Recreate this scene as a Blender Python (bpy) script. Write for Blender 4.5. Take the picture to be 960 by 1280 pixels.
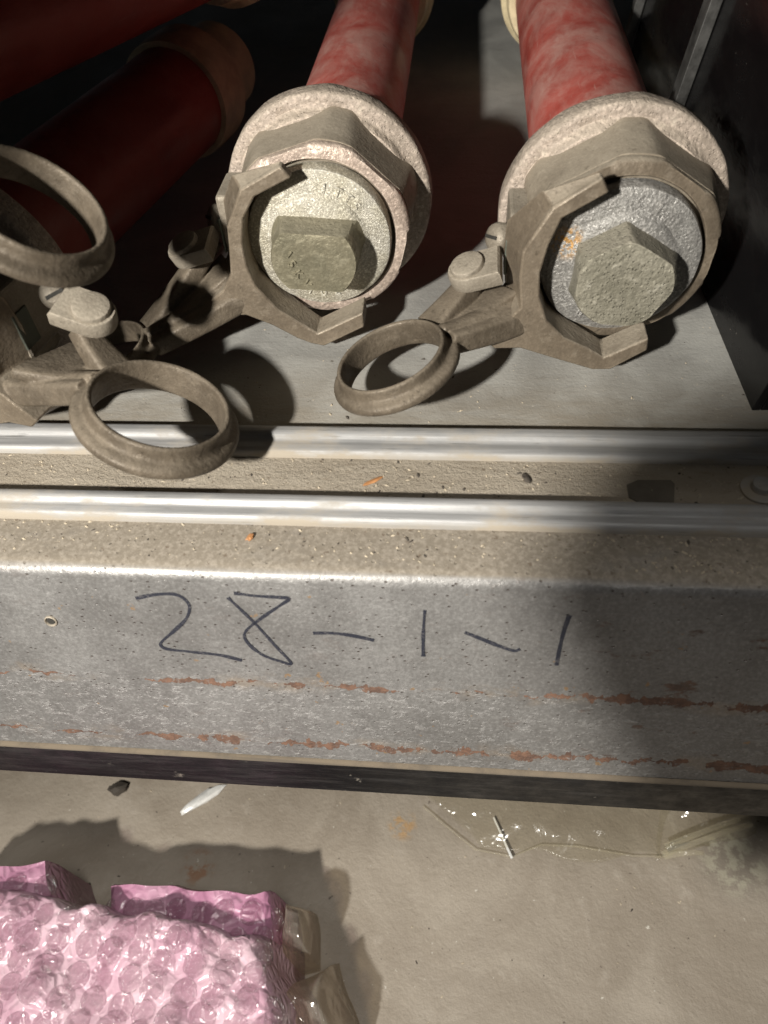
import bpy, bmesh, math, random
from mathutils import Vector, Matrix, noise
random.seed(7)
scene = bpy.context.scene
for o in list(bpy.data.objects): bpy.data.objects.remove(o)
COL = scene.collection
R = math.radians
# ------------------------------------------------------------------ camera
cam = bpy.data.cameras.new('camera'); camo = bpy.data.objects.new('camera', cam); COL.objects.link(camo)
VY = Vector((115, -1080, 924)).normalized()
VX = Vector((9500, 221, -924)); VX = (VX - VY * VX.dot(VY)).normalized()
VZ = VX.cross(VY)
right = Vector((VX.x, VY.x, VZ.x)); up = -Vector((VX.y, VY.y, VZ.y)); back = -Vector((VX.z, VY.z, VZ.z))
m = Matrix((right, up, back)).transposed().to_4x4(); m.translation = Vector((0, 0, .25))
camo.matrix_world = m
cam.sensor_fit = 'VERTICAL'; cam.sensor_height = 36; cam.lens = 36 * 924 / 1280
cam.clip_start = .01; cam.clip_end = 50
cam.dof.use_dof = True; cam.dof.focus_distance = .41; cam.dof.aperture_fstop = 9
scene.camera = camo
# ------------------------------------------------------------------ world, lamps, exposure
w = bpy.data.worlds.new('World'); scene.world = w; w.use_nodes = True
w.node_tree.nodes['Background'].inputs[0].default_value = (.9, .95, 1, 1)
w.node_tree.nodes['Background'].inputs[1].default_value = .03
def lamp(name, kind, loc, target, energy, size, color):
    l = bpy.data.lights.new(name, kind); o = bpy.data.objects.new(name, l); COL.objects.link(o)
    o.location = loc; o.rotation_euler = (Vector(target) - Vector(loc)).to_track_quat('-Z', 'Y').to_euler()
    l.energy = energy; l.color = color
    if kind == 'AREA': l.size = size; l.shape = 'DISK'
    else: l.shadow_soft_size = size
    return l
TORCH = (-.36, -.42, .48)
torch = lamp('work_torch', 'SPOT', TORCH, (.02, .50, .05), 68, .021, (1, .955, .875))
torch.spot_size = R(102); torch.spot_blend = 1.0
lamp('room_light', 'AREA', (.10, -.12, 1.4), (0, .02, -.05), 12, .5, (1, .96, .90))
scene.view_settings.view_transform = 'Standard'; scene.view_settings.look = 'None'
scene.view_settings.exposure = 0; scene.view_settings.gamma = 1
scene.render.engine = 'CYCLES'

# ------------------------------------------------------------------ node helpers
class NT:
    def __init__(s, name):
        s.m = bpy.data.materials.new(name); s.m.use_nodes = True
        s.t = s.m.node_tree; s.n = s.t.nodes; s.L = s.t.links
        s.b = s.n['Principled BSDF']; s.out = s.n['Material Output']
        s.co = s.n.new('ShaderNodeTexCoord').outputs['Object']
        s.geo = s.n.new('ShaderNodeNewGeometry')
    def put(s, sock, v):
        if isinstance(v, bpy.types.NodeSocket): s.L.new(v, sock)
        elif isinstance(v, (tuple, list)) and sock.type == 'RGBA': sock.default_value = (*v[:3], 1)
        else: sock.default_value = v
    def mapv(s, sc=(1, 1, 1), rot=(0, 0, 0), loc=(0, 0, 0), src=None):
        n = s.n.new('ShaderNodeMapping'); n.inputs['Scale'].default_value = sc; n.inputs['Rotation'].default_value = rot
        n.inputs['Location'].default_value = loc; s.L.new(src or s.co, n.inputs[0]); return n.outputs[0]
    def noise(s, scale, detail=4, rough=.6, src=None, dist=0):
        n = s.n.new('ShaderNodeTexNoise'); n.inputs['Scale'].default_value = scale; n.inputs['Detail'].default_value = detail
        n.inputs['Roughness'].default_value = rough; n.inputs['Distortion'].default_value = dist
        s.L.new(src or s.co, n.inputs['Vector']); return n.outputs['Fac']
    def voro(s, scale, src=None, feat='F1', rnd=1):
        n = s.n.new('ShaderNodeTexVoronoi'); n.feature = feat; n.inputs['Scale'].default_value = scale
        n.inputs['Randomness'].default_value = rnd; s.L.new(src or s.co, n.inputs['Vector']); return n.outputs['Distance']
    def ramp(s, v, lo, hi, a=0., b=1.):
        n = s.n.new('ShaderNodeMapRange'); n.interpolation_type = 'SMOOTHSTEP'
        s.put(n.inputs['Value'], v); s.put(n.inputs['From Min'], lo); s.put(n.inputs['From Max'], hi)
        n.inputs['To Min'].default_value = a; n.inputs['To Max'].default_value = b; return n.outputs['Result']
    def math(s, op, a, b=0.):
        n = s.n.new('ShaderNodeMath'); n.operation = op; s.put(n.inputs[0], a); s.put(n.inputs[1], b); return n.outputs[0]
    def mix(s, f, a, b):
        n = s.n.new('ShaderNodeMix'); n.data_type = 'RGBA'; s.put(n.inputs[0], f); s.put(n.inputs[6], a); s.put(n.inputs[7], b); return n.outputs[2]
    def mixf(s, f, a, b):
        n = s.n.new('ShaderNodeMix'); n.data_type = 'FLOAT'; s.put(n.inputs[0], f); s.put(n.inputs[2], a); s.put(n.inputs[3], b); return n.outputs[0]
    def sep(s, v):
        n = s.n.new('ShaderNodeSeparateXYZ'); s.L.new(v, n.inputs[0]); return n.outputs
    def bump(s, h, dist=.001, strength=1., normal=None):
        n = s.n.new('ShaderNodeBump'); n.inputs['Distance'].default_value = dist; n.inputs['Strength'].default_value = strength
        s.put(n.inputs['Height'], h)
        if normal: s.L.new(normal, n.inputs['Normal'])
        return n.outputs[0]
    def set(s, color=None, rough=None, metal=None, normal=None, **k):
        if color is not None: s.put(s.b.inputs['Base Color'], color)
        if rough is not None: s.put(s.b.inputs['Roughness'], rough)
        if metal is not None: s.put(s.b.inputs['Metallic'], metal)
        if normal is not None: s.put(s.b.inputs['Normal'], normal)
        for kk, v in k.items(): s.put(s.b.inputs[kk.replace('_', ' ')], v)
        return s.m
    def upness(s): return s.sep(s.geo.outputs['Normal'])[2]

def cast(name, c1, c2, dust, rough=.55, metal=.5, dust_lo=.1, dust_hi=.9, dust_max=.8, grain=.0004, gscale=700, speck=None, pit=0., fine=.12, fs=800, wear=.55, stain=None):
    t = NT(name)
    n1 = t.noise(45, 5, .65); n2 = t.noise(gscale, 3, .6); n3 = t.noise(160, 5, .7)
    col = t.mix(t.ramp(n1, .35, .65), c1, c2)
    if speck: col = t.mix(t.ramp(n3, .57, .70), col, speck)
    d = t.math('MULTIPLY', t.ramp(t.upness(), dust_lo, dust_hi), t.ramp(n1, .25, .6, .45, 1))
    d = t.math('ADD', t.math('MULTIPLY', d, dust_max), t.ramp(n3, .52, .75, 0, .3))
    col = t.mix(d, col, dust)
    col = t.mix(t.ramp(t.noise(260, 3, .7), .6, .72, 0, .55), col, tuple(x * .45 for x in c1))
    nf = t.noise(fs, 2, .6); 
    col = t.mix(t.ramp(nf, .44, .60, fine, 0), col, tuple(x * .42 for x in c1))
    col = t.mix(t.ramp(nf, .56, .70, 0, fine * .8), col, tuple(min(1, x * 1.75) for x in c2))
    bv = t.n.new('ShaderNodeBevel'); bv.samples = 4; bv.inputs['Radius'].default_value = .0011
    dp = t.n.new('ShaderNodeVectorMath'); dp.operation = 'DOT_PRODUCT'; t.L.new(bv.outputs[0], dp.inputs[0]); t.L.new(t.geo.outputs['Normal'], dp.inputs[1])
    ew = t.math('MULTIPLY', t.ramp(dp.outputs['Value'], .90, .992, 1, 0), t.ramp(n3, .38, .6, .1, wear))
    col = t.mix(ew, col, tuple(min(1, x * 1.9) for x in c2))
    h = t.math('ADD', n2, t.math('MULTIPLY', n3, 1.2))
    if pit: h = t.math('SUBTRACT', h, t.math('MULTIPLY', t.ramp(t.voro(520), .12, .3, 1, 0), pit))
    if stain:
        dv = t.n.new('ShaderNodeVectorMath'); dv.operation = 'DISTANCE'; t.L.new(t.co, dv.inputs[0]); dv.inputs[1].default_value = stain
        col = t.mix(t.math('MULTIPLY', t.ramp(dv.outputs['Value'], .003, .010, 1, 0), t.ramp(t.noise(420, 3, .7), .48, .56, 0, .9)), col, (.42, .22, .05))
    t.set(col, t.mixf(d, t.ramp(n3, .3, .7, rough - .12, rough + .12), .9), t.mixf(d, metal, 0.), t.bump(h, grain, .9))
    t.b.inputs['Specular IOR Level'].default_value = .35
    return t.m

M = {}
DUST = (.36, .30, .22)
M['bronze'] = cast('bronze dusty', (.20, .165, .125), (.27, .225, .175), (.33, .285, .225), .5, .35, .2, 1.0, .75)
M['bronze_fork'] = cast('bronze fork', (.155, .125, .092), (.215, .175, .13), (.33, .29, .23), .45, .3, .3, 1.0, .8, .00035, 500)
M['bronze_dark'] = cast('bronze ring', (.095, .076, .055), (.150, .122, .09), (.25, .21, .16), .55, .25, .45, 1.1, .55, .0004, 500)
M['flange'] = cast('flange metal', (.34, .285, .235), (.46, .385, .325), (.46, .395, .32), .6, .15, .1, .9, .7, .0010, 260, (.60, .53, .44), .3, .3, 500)
M['hex'] = cast('hex brass', (.225, .19, .145), (.305, .262, .205), (.35, .305, .24), .5, .25, .1, .9, .75, .00025, 500)
M['hex_lip'] = cast('hex lip', (.45, .36, .30), (.55, .45, .38), (.5, .42, .33), .45, .35, .3, 1, .4, .0008, 400, (.68, .6, .53), 0., .3, 600)
M['disc_bright'] = cast('contact disc bright', (.50, .46, .36), (.60, .57, .50), (.45, .41, .30),   .42, .4, .3, 1.2, .4, .0006, 1500, (.72, .69, .62), 0., .5, 1000)
M['disc_grey'] = cast('contact disc grey', (.275, .265, .25), (.37, .36, .34), (.30, .285, .26), .42, .4, .3, 1.2, .4, .0009, 700, (.47, .455, .43), 0., .4, 900, .5, (-.0255, 0, .0715))
M['bolt_olive'] = cast('bolt olive', (.20, .185, .13), (.26, .235, .165), (.36, .33, .25), .45, .45, .5, 1.1, .6, .0006, 420)
M['bolt_grey'] = cast('bolt grey', (.24, .225, .175), (.32, .30, .24), (.33, .30, .24), .5, .4, .5, 1.1, .7, .0009, 420, (.45, .43, .36), .8)
M['zinc_block'] = cast('zinc block', (.24, .208, .165), (.31, .272, .22), (.34, .30, .24), .5, .25, .3, 1, .6)

def red_tube(name, scuff, dk=1.):
    t = NT(name)
    v = t.mapv((34, 20, 34), (0, R(40), R(25))); s1 = t.noise(1, 6, .68, v, .5); s2 = t.noise(26, 4, .6)
    s3 = t.noise(1, 5, .7, t.mapv((120, 34, 120), (0, R(30), R(20))))
    f = t.math('ADD', t.ramp(s1, .36, .70, 0, .75), t.ramp(s3, .45, .75, 0, .3))
    f = t.math('MULTIPLY', f, t.ramp(t.upness(), -.4, .7, .35, 1.))
    sc = t.ramp(t.noise(1, 3, .6, t.mapv((320, 22, 320), (0, R(12), R(18)))), .64, .72, 0, .55)
    f = t.math('MAXIMUM', f, sc)
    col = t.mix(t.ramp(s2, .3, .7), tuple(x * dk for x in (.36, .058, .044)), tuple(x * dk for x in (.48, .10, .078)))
    col = t.mix(t.math('MULTIPLY', f, scuff), col, (.58, .36, .31))
    col = t.mix(t.ramp(t.noise(90, 4, .7), .62, .75, 0, .6), col, (.20, .03, .025))
    return t.set(col, t.ramp(s2, .3, .7, .34, .6), 0, t.bump(t.noise(300, 4), .0003, .6))
M['red_scuffed'] = red_tube('red glass tube scuffed', .82)
M['red_shaded'] = red_tube('clean red glass tube shaded', .18, .6)  # fewer scuffs, and the red itself darkened for the shade there
def simple(name, c, rough, metal=0, bs=300, bd=.0003, var=.25, **k):
    t = NT(name); n = t.noise(60, 5, .65)
    return t.set(t.mix(t.ramp(n, .3, .7), tuple(x * (1 - var) for x in c), tuple(x * (1 + var) for x in c)), t.ramp(n, .3, .7, max(.03, rough - .1), rough + .1), metal, t.bump(t.noise(bs, 4), bd, .7), **k)
M['cream'] = simple('cream ferrule', (.66, .56, .36), .45)
M['shaded_ferrule'] = simple('cream ferrule shaded', (.42, .36, .24), .5)  # cream ferrule colour darkened to stand for the shade on it
M['pit_black'] = simple('dark recess', (.03, .028, .024), .7)
def ink():
    t = NT('marker ink'); n = t.noise(900, 3, .7); n2 = t.noise(120, 4, .7)
    return t.set(t.mix(t.math('MULTIPLY', t.ramp(n, .52, .64), t.ramp(n2, .35, .6, .05, .55)), (.020, .022, .032), (.125, .118, .118)), .45, 0, t.bump(n, .0001))
M['marker'] = ink()
M['wood'] = simple('wood splinter', (.42, .20, .08), .7)
M['grit_dark'] = simple('dark grit', (.06, .05, .04), .8)
M['grit_pale'] = simple('pale grit', (.42, .36, .27), .9)
M['tape'] = simple('old tape', (.115, .10, .08), .75)
M['steel'] = simple('bright steel', (.5, .5, .5), .35, .8)
M['green_patina'] = simple('green grey patina', (.10, .11, .09), .5, .3)

def black_paint(name, rough):
    t = NT(name)
    v = t.noise(420, 3, .7); n = t.noise(55, 6, .7, t.mapv((1, .4, 1)))
    sc = t.math('MULTIPLY', t.ramp(v, .68, .74), t.ramp(n, .5, .62))
    col = t.mix(sc, t.mix(n, (.0035, .0035, .004), (.009, .0085, .0085)), (.22, .2, .17))
    return t.set(col, t.ramp(n, .35, .65, rough, rough + .2), 0, t.bump(n, .0004, .5))
M['black_gloss'] = black_paint('black gloss paint', .08); M['black_gloss'].node_tree.nodes['Principled BSDF'].inputs['Specular IOR Level'].default_value = .28
M['black_bar'] = black_paint('worn black paint', .42)
M['worn_bar'] = simple('chipped black angle', (.045, .044, .042), .5, 0, 120, .0008, .6)
def bar_mat():
    t = NT('sill bar paint')
    z = t.sep(t.co)[2]; n = t.noise(1, 6, .7, t.mapv((26, 60, 240))); n2 = t.noise(70, 6, .7)
    col = t.mix(t.ramp(n, .42, .66), (.008, .008, .009), (.030, .029, .029))
    col = t.mix(t.ramp(n2, .64, .72), col, (.26, .235, .20))
    d = t.math('MULTIPLY', t.ramp(t.upness(), .5, .95), t.ramp(n2, .2, .55, .5, 1))
    col = t.mix(d, col, (.15, .122, .09))
    return t.set(col, t.mixf(d, t.ramp(n2, .3, .7, .35, .6), .9), t.mixf(d, .15, 0.), t.bump(n, .0004, .6))
M['sill_bar'] = bar_mat(); M['sill_bar'].node_tree.nodes['Principled BSDF'].inputs['Specular IOR Level'].default_value = .2

def deck_mat():
    t = NT('dusty steel deck')
    n = t.noise(14, 6, .65, None, .6); n2 = t.noise(1, 5, .7, t.mapv((40, 160, 40), (0, 0, .25))); fine = t.noise(480, 3, .7)
    yy = t.sep(t.co)[1]
    front = t.ramp(t.math('ADD', yy, t.math('MULTIPLY', n, .06)), .27, .37, 1, 0)
    col = t.mix(t.ramp(n, .35, .65), (.34, .335, .315), (.45, .445, .415))
    col = t.mix(t.math('MULTIPLY', front, t.ramp(n2, .3, .6, .5, .95)), col, (.29, .25, .195))
    col = t.mix(t.ramp(n2, .58, .72, 0, .35), col, (.17, .15, .125))
    col = t.mix(t.ramp(t.noise(330, 3, .7), .66, .72, 0, .8), col, (.52, .48, .41))
    col = t.mix(t.ramp(t.noise(240, 3, .7, t.mapv(loc=(3, 1, 2))), .67, .73, 0, .7), col, (.10, .08, .06))
    return t.set(col, t.ramp(n, .3, .7, .5, .75), .15, t.bump(t.math('ADD', fine, n2), .0004, .7))
M['deck'] = deck_mat()
def dirt_mat():
    t = NT('dust packed channel')
    n = t.noise(30, 6, .7, t.mapv((.5, 1.4, 1))); fine = t.noise(500, 4, .75); g = t.noise(1, 5, .7, t.mapv((70, 340, 70)))
    col = t.mix(t.ramp(n, .3, .7), (.28, .24, .187), (.365, .32, .257))
    col = t.mix(t.ramp(g, .55, .7, 0, .6), col, (.22, .175, .125))
    col = t.mix(t.ramp(fine, .6, .7, 0, .6), col, (.56, .50, .41))
    col = t.mix(t.ramp(t.noise(300, 3, .7, t.mapv(loc=(5, 1, 2))), .62, .69, 0, .8), col, (.12, .09, .06))
    return t.set(col, .92, 0, t.bump(t.math('ADD', fine, t.math('MULTIPLY', n, 2)), .0011, .9))
M['dirt'] = dirt_mat()
def alu_mat():
    t = NT('drawn aluminium')
    n = t.noise(1, 5, .7, t.mapv((9, 420, 420))); n2 = t.noise(40, 6, .7, t.mapv((.5, 1, 1))); sc = t.noise(1, 4, .6, t.mapv((30, 520, 520), (0, 0, .04)))
    col = t.mix(t.ramp(n, .35, .65), (.30, .302, .305), (.43, .432, .436))
    z = t.sep(t.co)[2]
    d = t.math('MULTIPLY', t.ramp(z, .0008, .0040, 1, .12), t.ramp(n2, .3, .6, .35, .95))
    d = t.math('ADD', d, t.ramp(n2, .48, .68, 0, .75))
    col = t.mix(t.ramp(sc, .62, .7, 0, .7), col, (.12, .12, .12))
    col = t.mix(d, col, (.33, .29, .235))
    return t.set(col, t.mixf(d, t.ramp(n2, .3, .7, .48, .66), .9), t.mixf(d, .45, 0.), t.bump(t.math('ADD', n, t.math('MULTIPLY', t.noise(90, 4, .7), .8)), .00022, .8))
M['alu'] = alu_mat()
ZA, ZB = -.066, -.107
def galv_mat():
    t = NT('weathered galvanised steel')
    x, y, z = t.sep(t.co)
    n = t.noise(22, 6, .65); fine = t.noise(420, 3, .7)
    flat = t.mapv((1, 1, 1))
    col = t.mix(t.ramp(n, .3, .7), (.205, .199, .193), (.27, .264, .257))
    st = t.noise(1, 5, .7, t.mapv((170, 170, 330)))
    nf = t.noise(620, 3, .7)
    col = t.mix(t.ramp(nf, .40, .55, .28, 0), col, (.10, .092, .088)); col = t.mix(t.ramp(nf, .55, .70, 0, .35), col, (.42, .41, .40))
    # chalky zinc flakes, denser below the upper scrape line
    low = t.ramp(z, ZA - .006, ZA + .010, 1, .30)
    fl = t.math('MULTIPLY', t.ramp(st, .47, .62), low)
    fl = t.math('MULTIPLY', fl, t.ramp(t.noise(210, 4, .7), .40, .58))
    col = t.mix(t.math('MULTIPLY', fl, .30), col, (.50, .49, .48))
    # dark pits
    pv = t.voro(210, t.mapv((1, 1, 1.6)))
    pit = t.math('MULTIPLY', t.ramp(pv, .10, .17, 1, 0), t.ramp(t.noise(26, 4, .6, t.mapv(loc=(2, 4, 1))), .28, .42))
    col = t.mix(t.math('MULTIPLY', pit, t.ramp(z, ZA - .02, ZA, .35, .9)), col, (.055, .042, .035))
    # rust along two scrape lines, spreading at the right end
    wob = t.math('MULTIPLY', t.math('SUBTRACT', t.noise(60, 4, .6), .5), .014)
    lx = t.noise(1, 5, .75, t.mapv((34, 0, 0)))
    def band(zc, wd, lo, hi, off):
        dz = t.math('ABSOLUTE', t.math('SUBTRACT', t.math('ADD', z, wob), zc))
        lxx = t.noise(1, 5, .75, t.mapv((30, 0, 10), loc=(off, 0, 0)))
        thick = t.math('MULTIPLY', t.ramp(lxx, lo, hi), t.math('MULTIPLY', t.ramp(t.noise(1, 4, .7, t.mapv((150, 0, 150))), .3, .6, .35, 1.2), wd))
        thick = t.math('MULTIPLY', thick, t.ramp(x, -.30, .08, .45, 1.5))
        return t.math('GREATER_THAN', thick, dz), t.ramp(dz, 0, .008, 1, 0)
    ra, ha = band(ZA, .0021, .46, .62, 3.1)
    rb, hb = band(ZB, .0026, .44, .58, 7.7)
    rr = t.math('MULTIPLY', t.math('MAXIMUM', ra, rb), t.ramp(t.noise(330, 3, .7), .30, .42, .35, .95))
    rs = t.math('MULTIPLY', t.ramp(t.noise(75, 5, .7, t.mapv((.6, 1, 1.5), loc=(9, 2, 3))), .60, .66), t.ramp(x, .0, .13, .12, 1))
    stain = t.math('MULTIPLY', t.math('MAXIMUM', ha, hb), t.ramp(t.noise(48, 5, .7, t.mapv((.5, 1, 1))), .48, .66, 0, .5))
    col = t.mix(stain, col, (.33, .255, .18))
    rcol = t.mix(t.ramp(t.noise(160, 4, .7), .35, .65), (.080, .042, .028), (.165, .085, .052))
    col = t.mix(t.math('MAXIMUM', rr, t.math('MULTIPLY', rs, .8)), col, rcol)
    col = t.mix(t.ramp(t.noise(95, 3, .6, t.mapv(loc=(1, 7, 2))), .685, .72, 0, .8), col, (.32, .20, .10))
    # dust on the ledge
    d = t.math('MULTIPLY', t.ramp(t.upness(), .72, .97), t.ramp(t.noise(34, 6, .7, t.mapv((.5, 1, 1))), .22, .5, .6, 1))
    dc = t.mix(t.ramp(fine, .4, .68), (.20, .172, .135), (.285, .25, .205))
    dc = t.mix(t.ramp(t.noise(300, 3, .7, t.mapv(loc=(5, 1, 2))), .62, .69, 0, .75), dc, (.11, .08, .055))
    col = t.mix(d, col, dc)
    rough = t.mixf(d, t.mixf(rr, t.ramp(n, .3, .7, .36, .52), .9), .95)
    metal = t.math('MULTIPLY', t.math('SUBTRACT', 1., d), t.mixf(rr, .45, .0))
    h = t.math('ADD', t.math('MULTIPLY', fine, .5), t.math('SUBTRACT', t.math('MULTIPLY', fl, .5), t.math('MULTIPLY', pit, .8)))
    h = t.math('ADD', h, t.math('MULTIPLY', rr, .6))
    return t.set(col, rough, metal, t.bump(h, .0005, .8))
M['galv'] = galv_mat()
def floor_mat():
    t = NT('painted concrete')
    n = t.noise(9, 6, .65, None, .8); n2 = t.noise(34, 6, .7); fine = t.noise(330, 4, .7)
    col = t.mix(t.ramp(n, .33, .67), (.245, .207, .162), (.335, .292, .238))
    col = t.mix(t.ramp(n2, .55, .7, 0, .4), col, (.42, .375, .32))
    col = t.mix(t.ramp(n2, .30, .42, .4, 0), col, (.22, .185, .145))
    col = t.mix(t.ramp(t.noise(150, 3, .6), .69, .73, 0, .8), col, (.08, .06, .045))
    col = t.mix(t.ramp(t.noise(170, 3, .6, t.mapv(loc=(4, 4, 4))), .70, .74, 0, .8), col, (.6, .57, .5))
    for sx, sy, r0, c in ((-.185, .145, .016, (.27, .13, .06)), (-.035, .185, .014, (.40, .24, .10)), (.205, .175, .03, (.5, .47, .36))):
        dv = t.n.new('ShaderNodeVectorMath'); dv.operation = 'DISTANCE'; t.L.new(t.co, dv.inputs[0]); dv.inputs[1].default_value = (sx, sy, 0)
        mk = t.math('MULTIPLY', t.ramp(dv.outputs['Value'], r0 * .4, r0, 1, 0), t.ramp(t.noise(110, 4, .7), .45, .58, 0, .75))
        col = t.mix(mk, col, c)
    return t.set(col, t.ramp(n2, .3, .7, .5, .75), 0, t.bump(t.math('ADD', t.math('MULTIPLY', n2, 2), fine), .0009, .7))
M['floor'] = floor_mat()

def film(name, tint, milk, rough, gloss, bs=1., ns=1., crease=1.):
    """thin plastic film: mostly transparent, a little milky, with a glossy skin"""
    t = NT(name); t.n.remove(t.b)
    tr = t.n.new('ShaderNodeBsdfTransparent'); tr.inputs[0].default_value = (*tint, 1)
    gl = t.n.new('ShaderNodeBsdfGlossy'); gl.inputs['Roughness'].default_value = rough
    df = t.n.new('ShaderNodeBsdfDiffuse'); df.inputs[0].default_value = (*tint, 1)
    tl = t.n.new('ShaderNodeBsdfTranslucent'); tl.inputs[0].default_value = (*tint, 1)
    wv = t.n.new('ShaderNodeVectorMath'); wv.operation = 'ADD'; t.L.new(t.co, wv.inputs[0])
    wn = t.n.new('ShaderNodeTexNoise'); wn.inputs['Scale'].default_value = 60 * ns; t.L.new(t.co, wn.inputs['Vector'])
    ws_ = t.n.new('ShaderNodeVectorMath'); ws_.operation = 'SCALE'; ws_.inputs['Scale'].default_value = .012 / ns; t.L.new(wn.outputs['Color'], ws_.inputs[0]); t.L.new(ws_.outputs[0], wv.inputs[1])
    ve = t.voro(105 * ns, wv.outputs[0], 'DISTANCE_TO_EDGE')
    nb = t.bump(t.math('ADD', t.math('MULTIPLY', t.ramp(ve, 0, .35), crease), t.math('MULTIPLY', t.noise(70 * ns, 3, .6, None, 1.5), 2.)), .003 * bs, .9)
    t.L.new(nb, gl.inputs['Normal'])
    lw = t.n.new('ShaderNodeLayerWeight'); lw.inputs['Blend'].default_value = .25
    a = t.n.new('ShaderNodeMixShader'); a.inputs[0].default_value = .5; t.L.new(df.outputs[0], a.inputs[1]); t.L.new(tl.outputs[0], a.inputs[2])
    b = t.n.new('ShaderNodeMixShader'); t.L.new(t.ramp(lw.outputs['Facing'], .2, 1., milk * .6, milk * 1.6), b.inputs[0]); t.L.new(tr.outputs[0], b.inputs[1]); t.L.new(a.outputs[0], b.inputs[2])
    c = t.n.new('ShaderNodeMixShader'); t.L.new(t.ramp(lw.outputs['Facing'], .1, 1., gloss, gloss * 2.2), c.inputs[0])
    t.L.new(b.outputs[0], c.inputs[1]); t.L.new(gl.outputs[0], c.inputs[2])
    t.L.new(c.outputs[0], t.out.inputs[0]); return t.m
M['pink_bubble'] = film('pink bubble film', (1., .95, .97), .045, .10, .24, .9, .016, 1.7)
M['clear_film'] = film('clear film', (.995, .99, .965), .035, .16, .03, .6, .3, .6)
M['clear_bag'] = film('crumpled clear bag', (.97, .93, .86), .20, .12, .09, 1., .35, 1.4)
M['film_glint'] = simple('film crease glint', (.80, .80, .78), .3)  # opaque white standing in for the glint on a film crease
M['film_fold'] = film('folded film', (.98, .96, .88), .28, .14, .05, .5, .5)
def pink_mat(name, c1, c2):
    t = NT(name)
    n = t.noise(26, 5, .6); ve = t.ramp(t.voro(120, None, 'DISTANCE_TO_EDGE'), 0, .3)
    col = t.mix(t.ramp(n, .35, .65), c1, c2)
    return t.set(col, .22, 0, t.bump(t.math('ADD', n, t.math('MULTIPLY', ve, .3)), .003, .7))
M['pink_sheet'] = pink_mat('pink wrap sheet', (.52, .31, .39), (.64, .46, .52))
M['pink_deep'] = pink_mat('deep pink wrap sheet', (.40, .18, .28), (.56, .33, .43))

# ------------------------------------------------------------------ mesh helpers
def obj(name, bm, mat, parent=None, smooth=40, bevel=0, loc=None):
    me = bpy.data.meshes.new(name)
    bmesh.ops.recalc_face_normals(bm, faces=bm.faces)
    bm.to_mesh(me); bm.free()
    if smooth:
        for p in me.polygons: p.use_smooth = True
        me.set_sharp_from_angle(angle=R(smooth))
    o = bpy.data.objects.new(name, me); COL.objects.link(o); me.materials.append(mat)
    if parent: o.parent = parent
    if loc: o.location = loc
    if bevel:
        b = o.modifiers.new('bevel', 'BEVEL'); b.width = bevel; b.segments = 2; b.limit_method = 'ANGLE'; b.angle_limit = R(35)
    return o
def thing(name, label, cat, loc=(0, 0, 0), rz=0, group=None):
    o = bpy.data.objects.new(name, None); COL.objects.link(o); o.empty_display_size = .02
    o.location = loc; o.rotation_euler = (0, 0, rz); tag(o, label, cat, group); return o
def tag(o, label, cat, group=None):
    o['label'] = label; o['category'] = cat
    if group: o['group'] = group
    return o
def loft(bm, rings, closed=True, cap=True):
    vs = [[bm.verts.new(p) for p in r] for r in rings]
    n = len(vs[0])
    for a, b in zip(vs, vs[1:]):
        for i in range(n if closed else n - 1):
            bm.faces.new((a[i], a[(i + 1) % n], b[(i + 1) % n], b[i]))
    if cap and closed:
        for r in (vs[0], vs[-1]):
            try: bm.faces.new(r)
            except ValueError: pass
    return vs
def lathe(prof, zc, n=72, rf=None, jit=0, c=(0, 0), cap=True):
    """revolve (y, r) about the local Y axis through (c.x, zc+c.y)"""
    bm = bmesh.new(); rings = []
    for (y, r) in prof:
        ring = []
        for i in range(n):
            a = 2 * math.pi * i / n
            rr = rf(a, y, r) if rf else r
            p = Vector((c[0] + rr * math.cos(a), y, zc + c[1] + rr * math.sin(a)))
            if jit: p += noise.noise_vector(p * 90) * jit
            ring.append(p)
        rings.append(ring)
    loft(bm, rings, True, cap); return bm
def box(bm, lo, hi, mat=None):
    c = [Vector((x, y, z)) for x in (lo[0], hi[0]) for y in (lo[1], hi[1]) for z in (lo[2], hi[2])]
    if mat: c = [mat @ p for p in c]
    v = [bm.verts.new(p) for p in c]
    for f in ((0, 1, 3, 2), (4, 6, 7, 5), (0, 4, 5, 1), (2, 3, 7, 6), (0, 2, 6, 4), (1, 5, 7, 3)): bm.faces.new([v[i] for i in f])
def frame(n, hint=(0, 1, 0)):
    n = Vector(n).normalized(); a = (Vector(hint) - n * n.dot(Vector(hint))).normalized(); return a, n.cross(a), n
def disc_solid(c, n, prof, seg=40, hint=(0, 1, 0), sy=1):
    """revolve (height, radius) about normal n at c"""
    a, b, n = frame(n, hint); bm = bmesh.new(); c = Vector(c)
    loft(bm, [[c + n * h + a * (r * math.cos(2 * math.pi * i / seg)) + b * (r * sy * math.sin(2 * math.pi * i / seg)) for i in range(seg)] for h, r in prof]); return bm
def bar(bm, p, q, wp, wq, tp, tq, upv, seg=20, bow=None, pw=3.0, steps=8):
    """tapered super-elliptic bar from p to q; w along side, t along upv"""
    p, q = Vector(p), Vector(q); d = (q - p).normalized(); s = d.cross(Vector(upv)).normalized(); u = s.cross(d)
    rings = []
    for k in range(steps + 1):
        f = k / steps; c = p.lerp(q, f)
        if bow: c = c + Vector(bow) * (4 * f * (1 - f))
        wv = wp + (wq - wp) * f; tv = tp + (tq - tp) * f; r = []
        for i in range(seg):
            a = 2 * math.pi * i / seg; ca, sa = math.cos(a), math.sin(a)
            r.append(c + s * (wv * math.copysign(abs(ca) ** (2 / pw), ca)) + u * (tv * math.copysign(abs(sa) ** (2 / pw), sa)))
        rings.append(r)
    loft(bm, rings)

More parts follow.
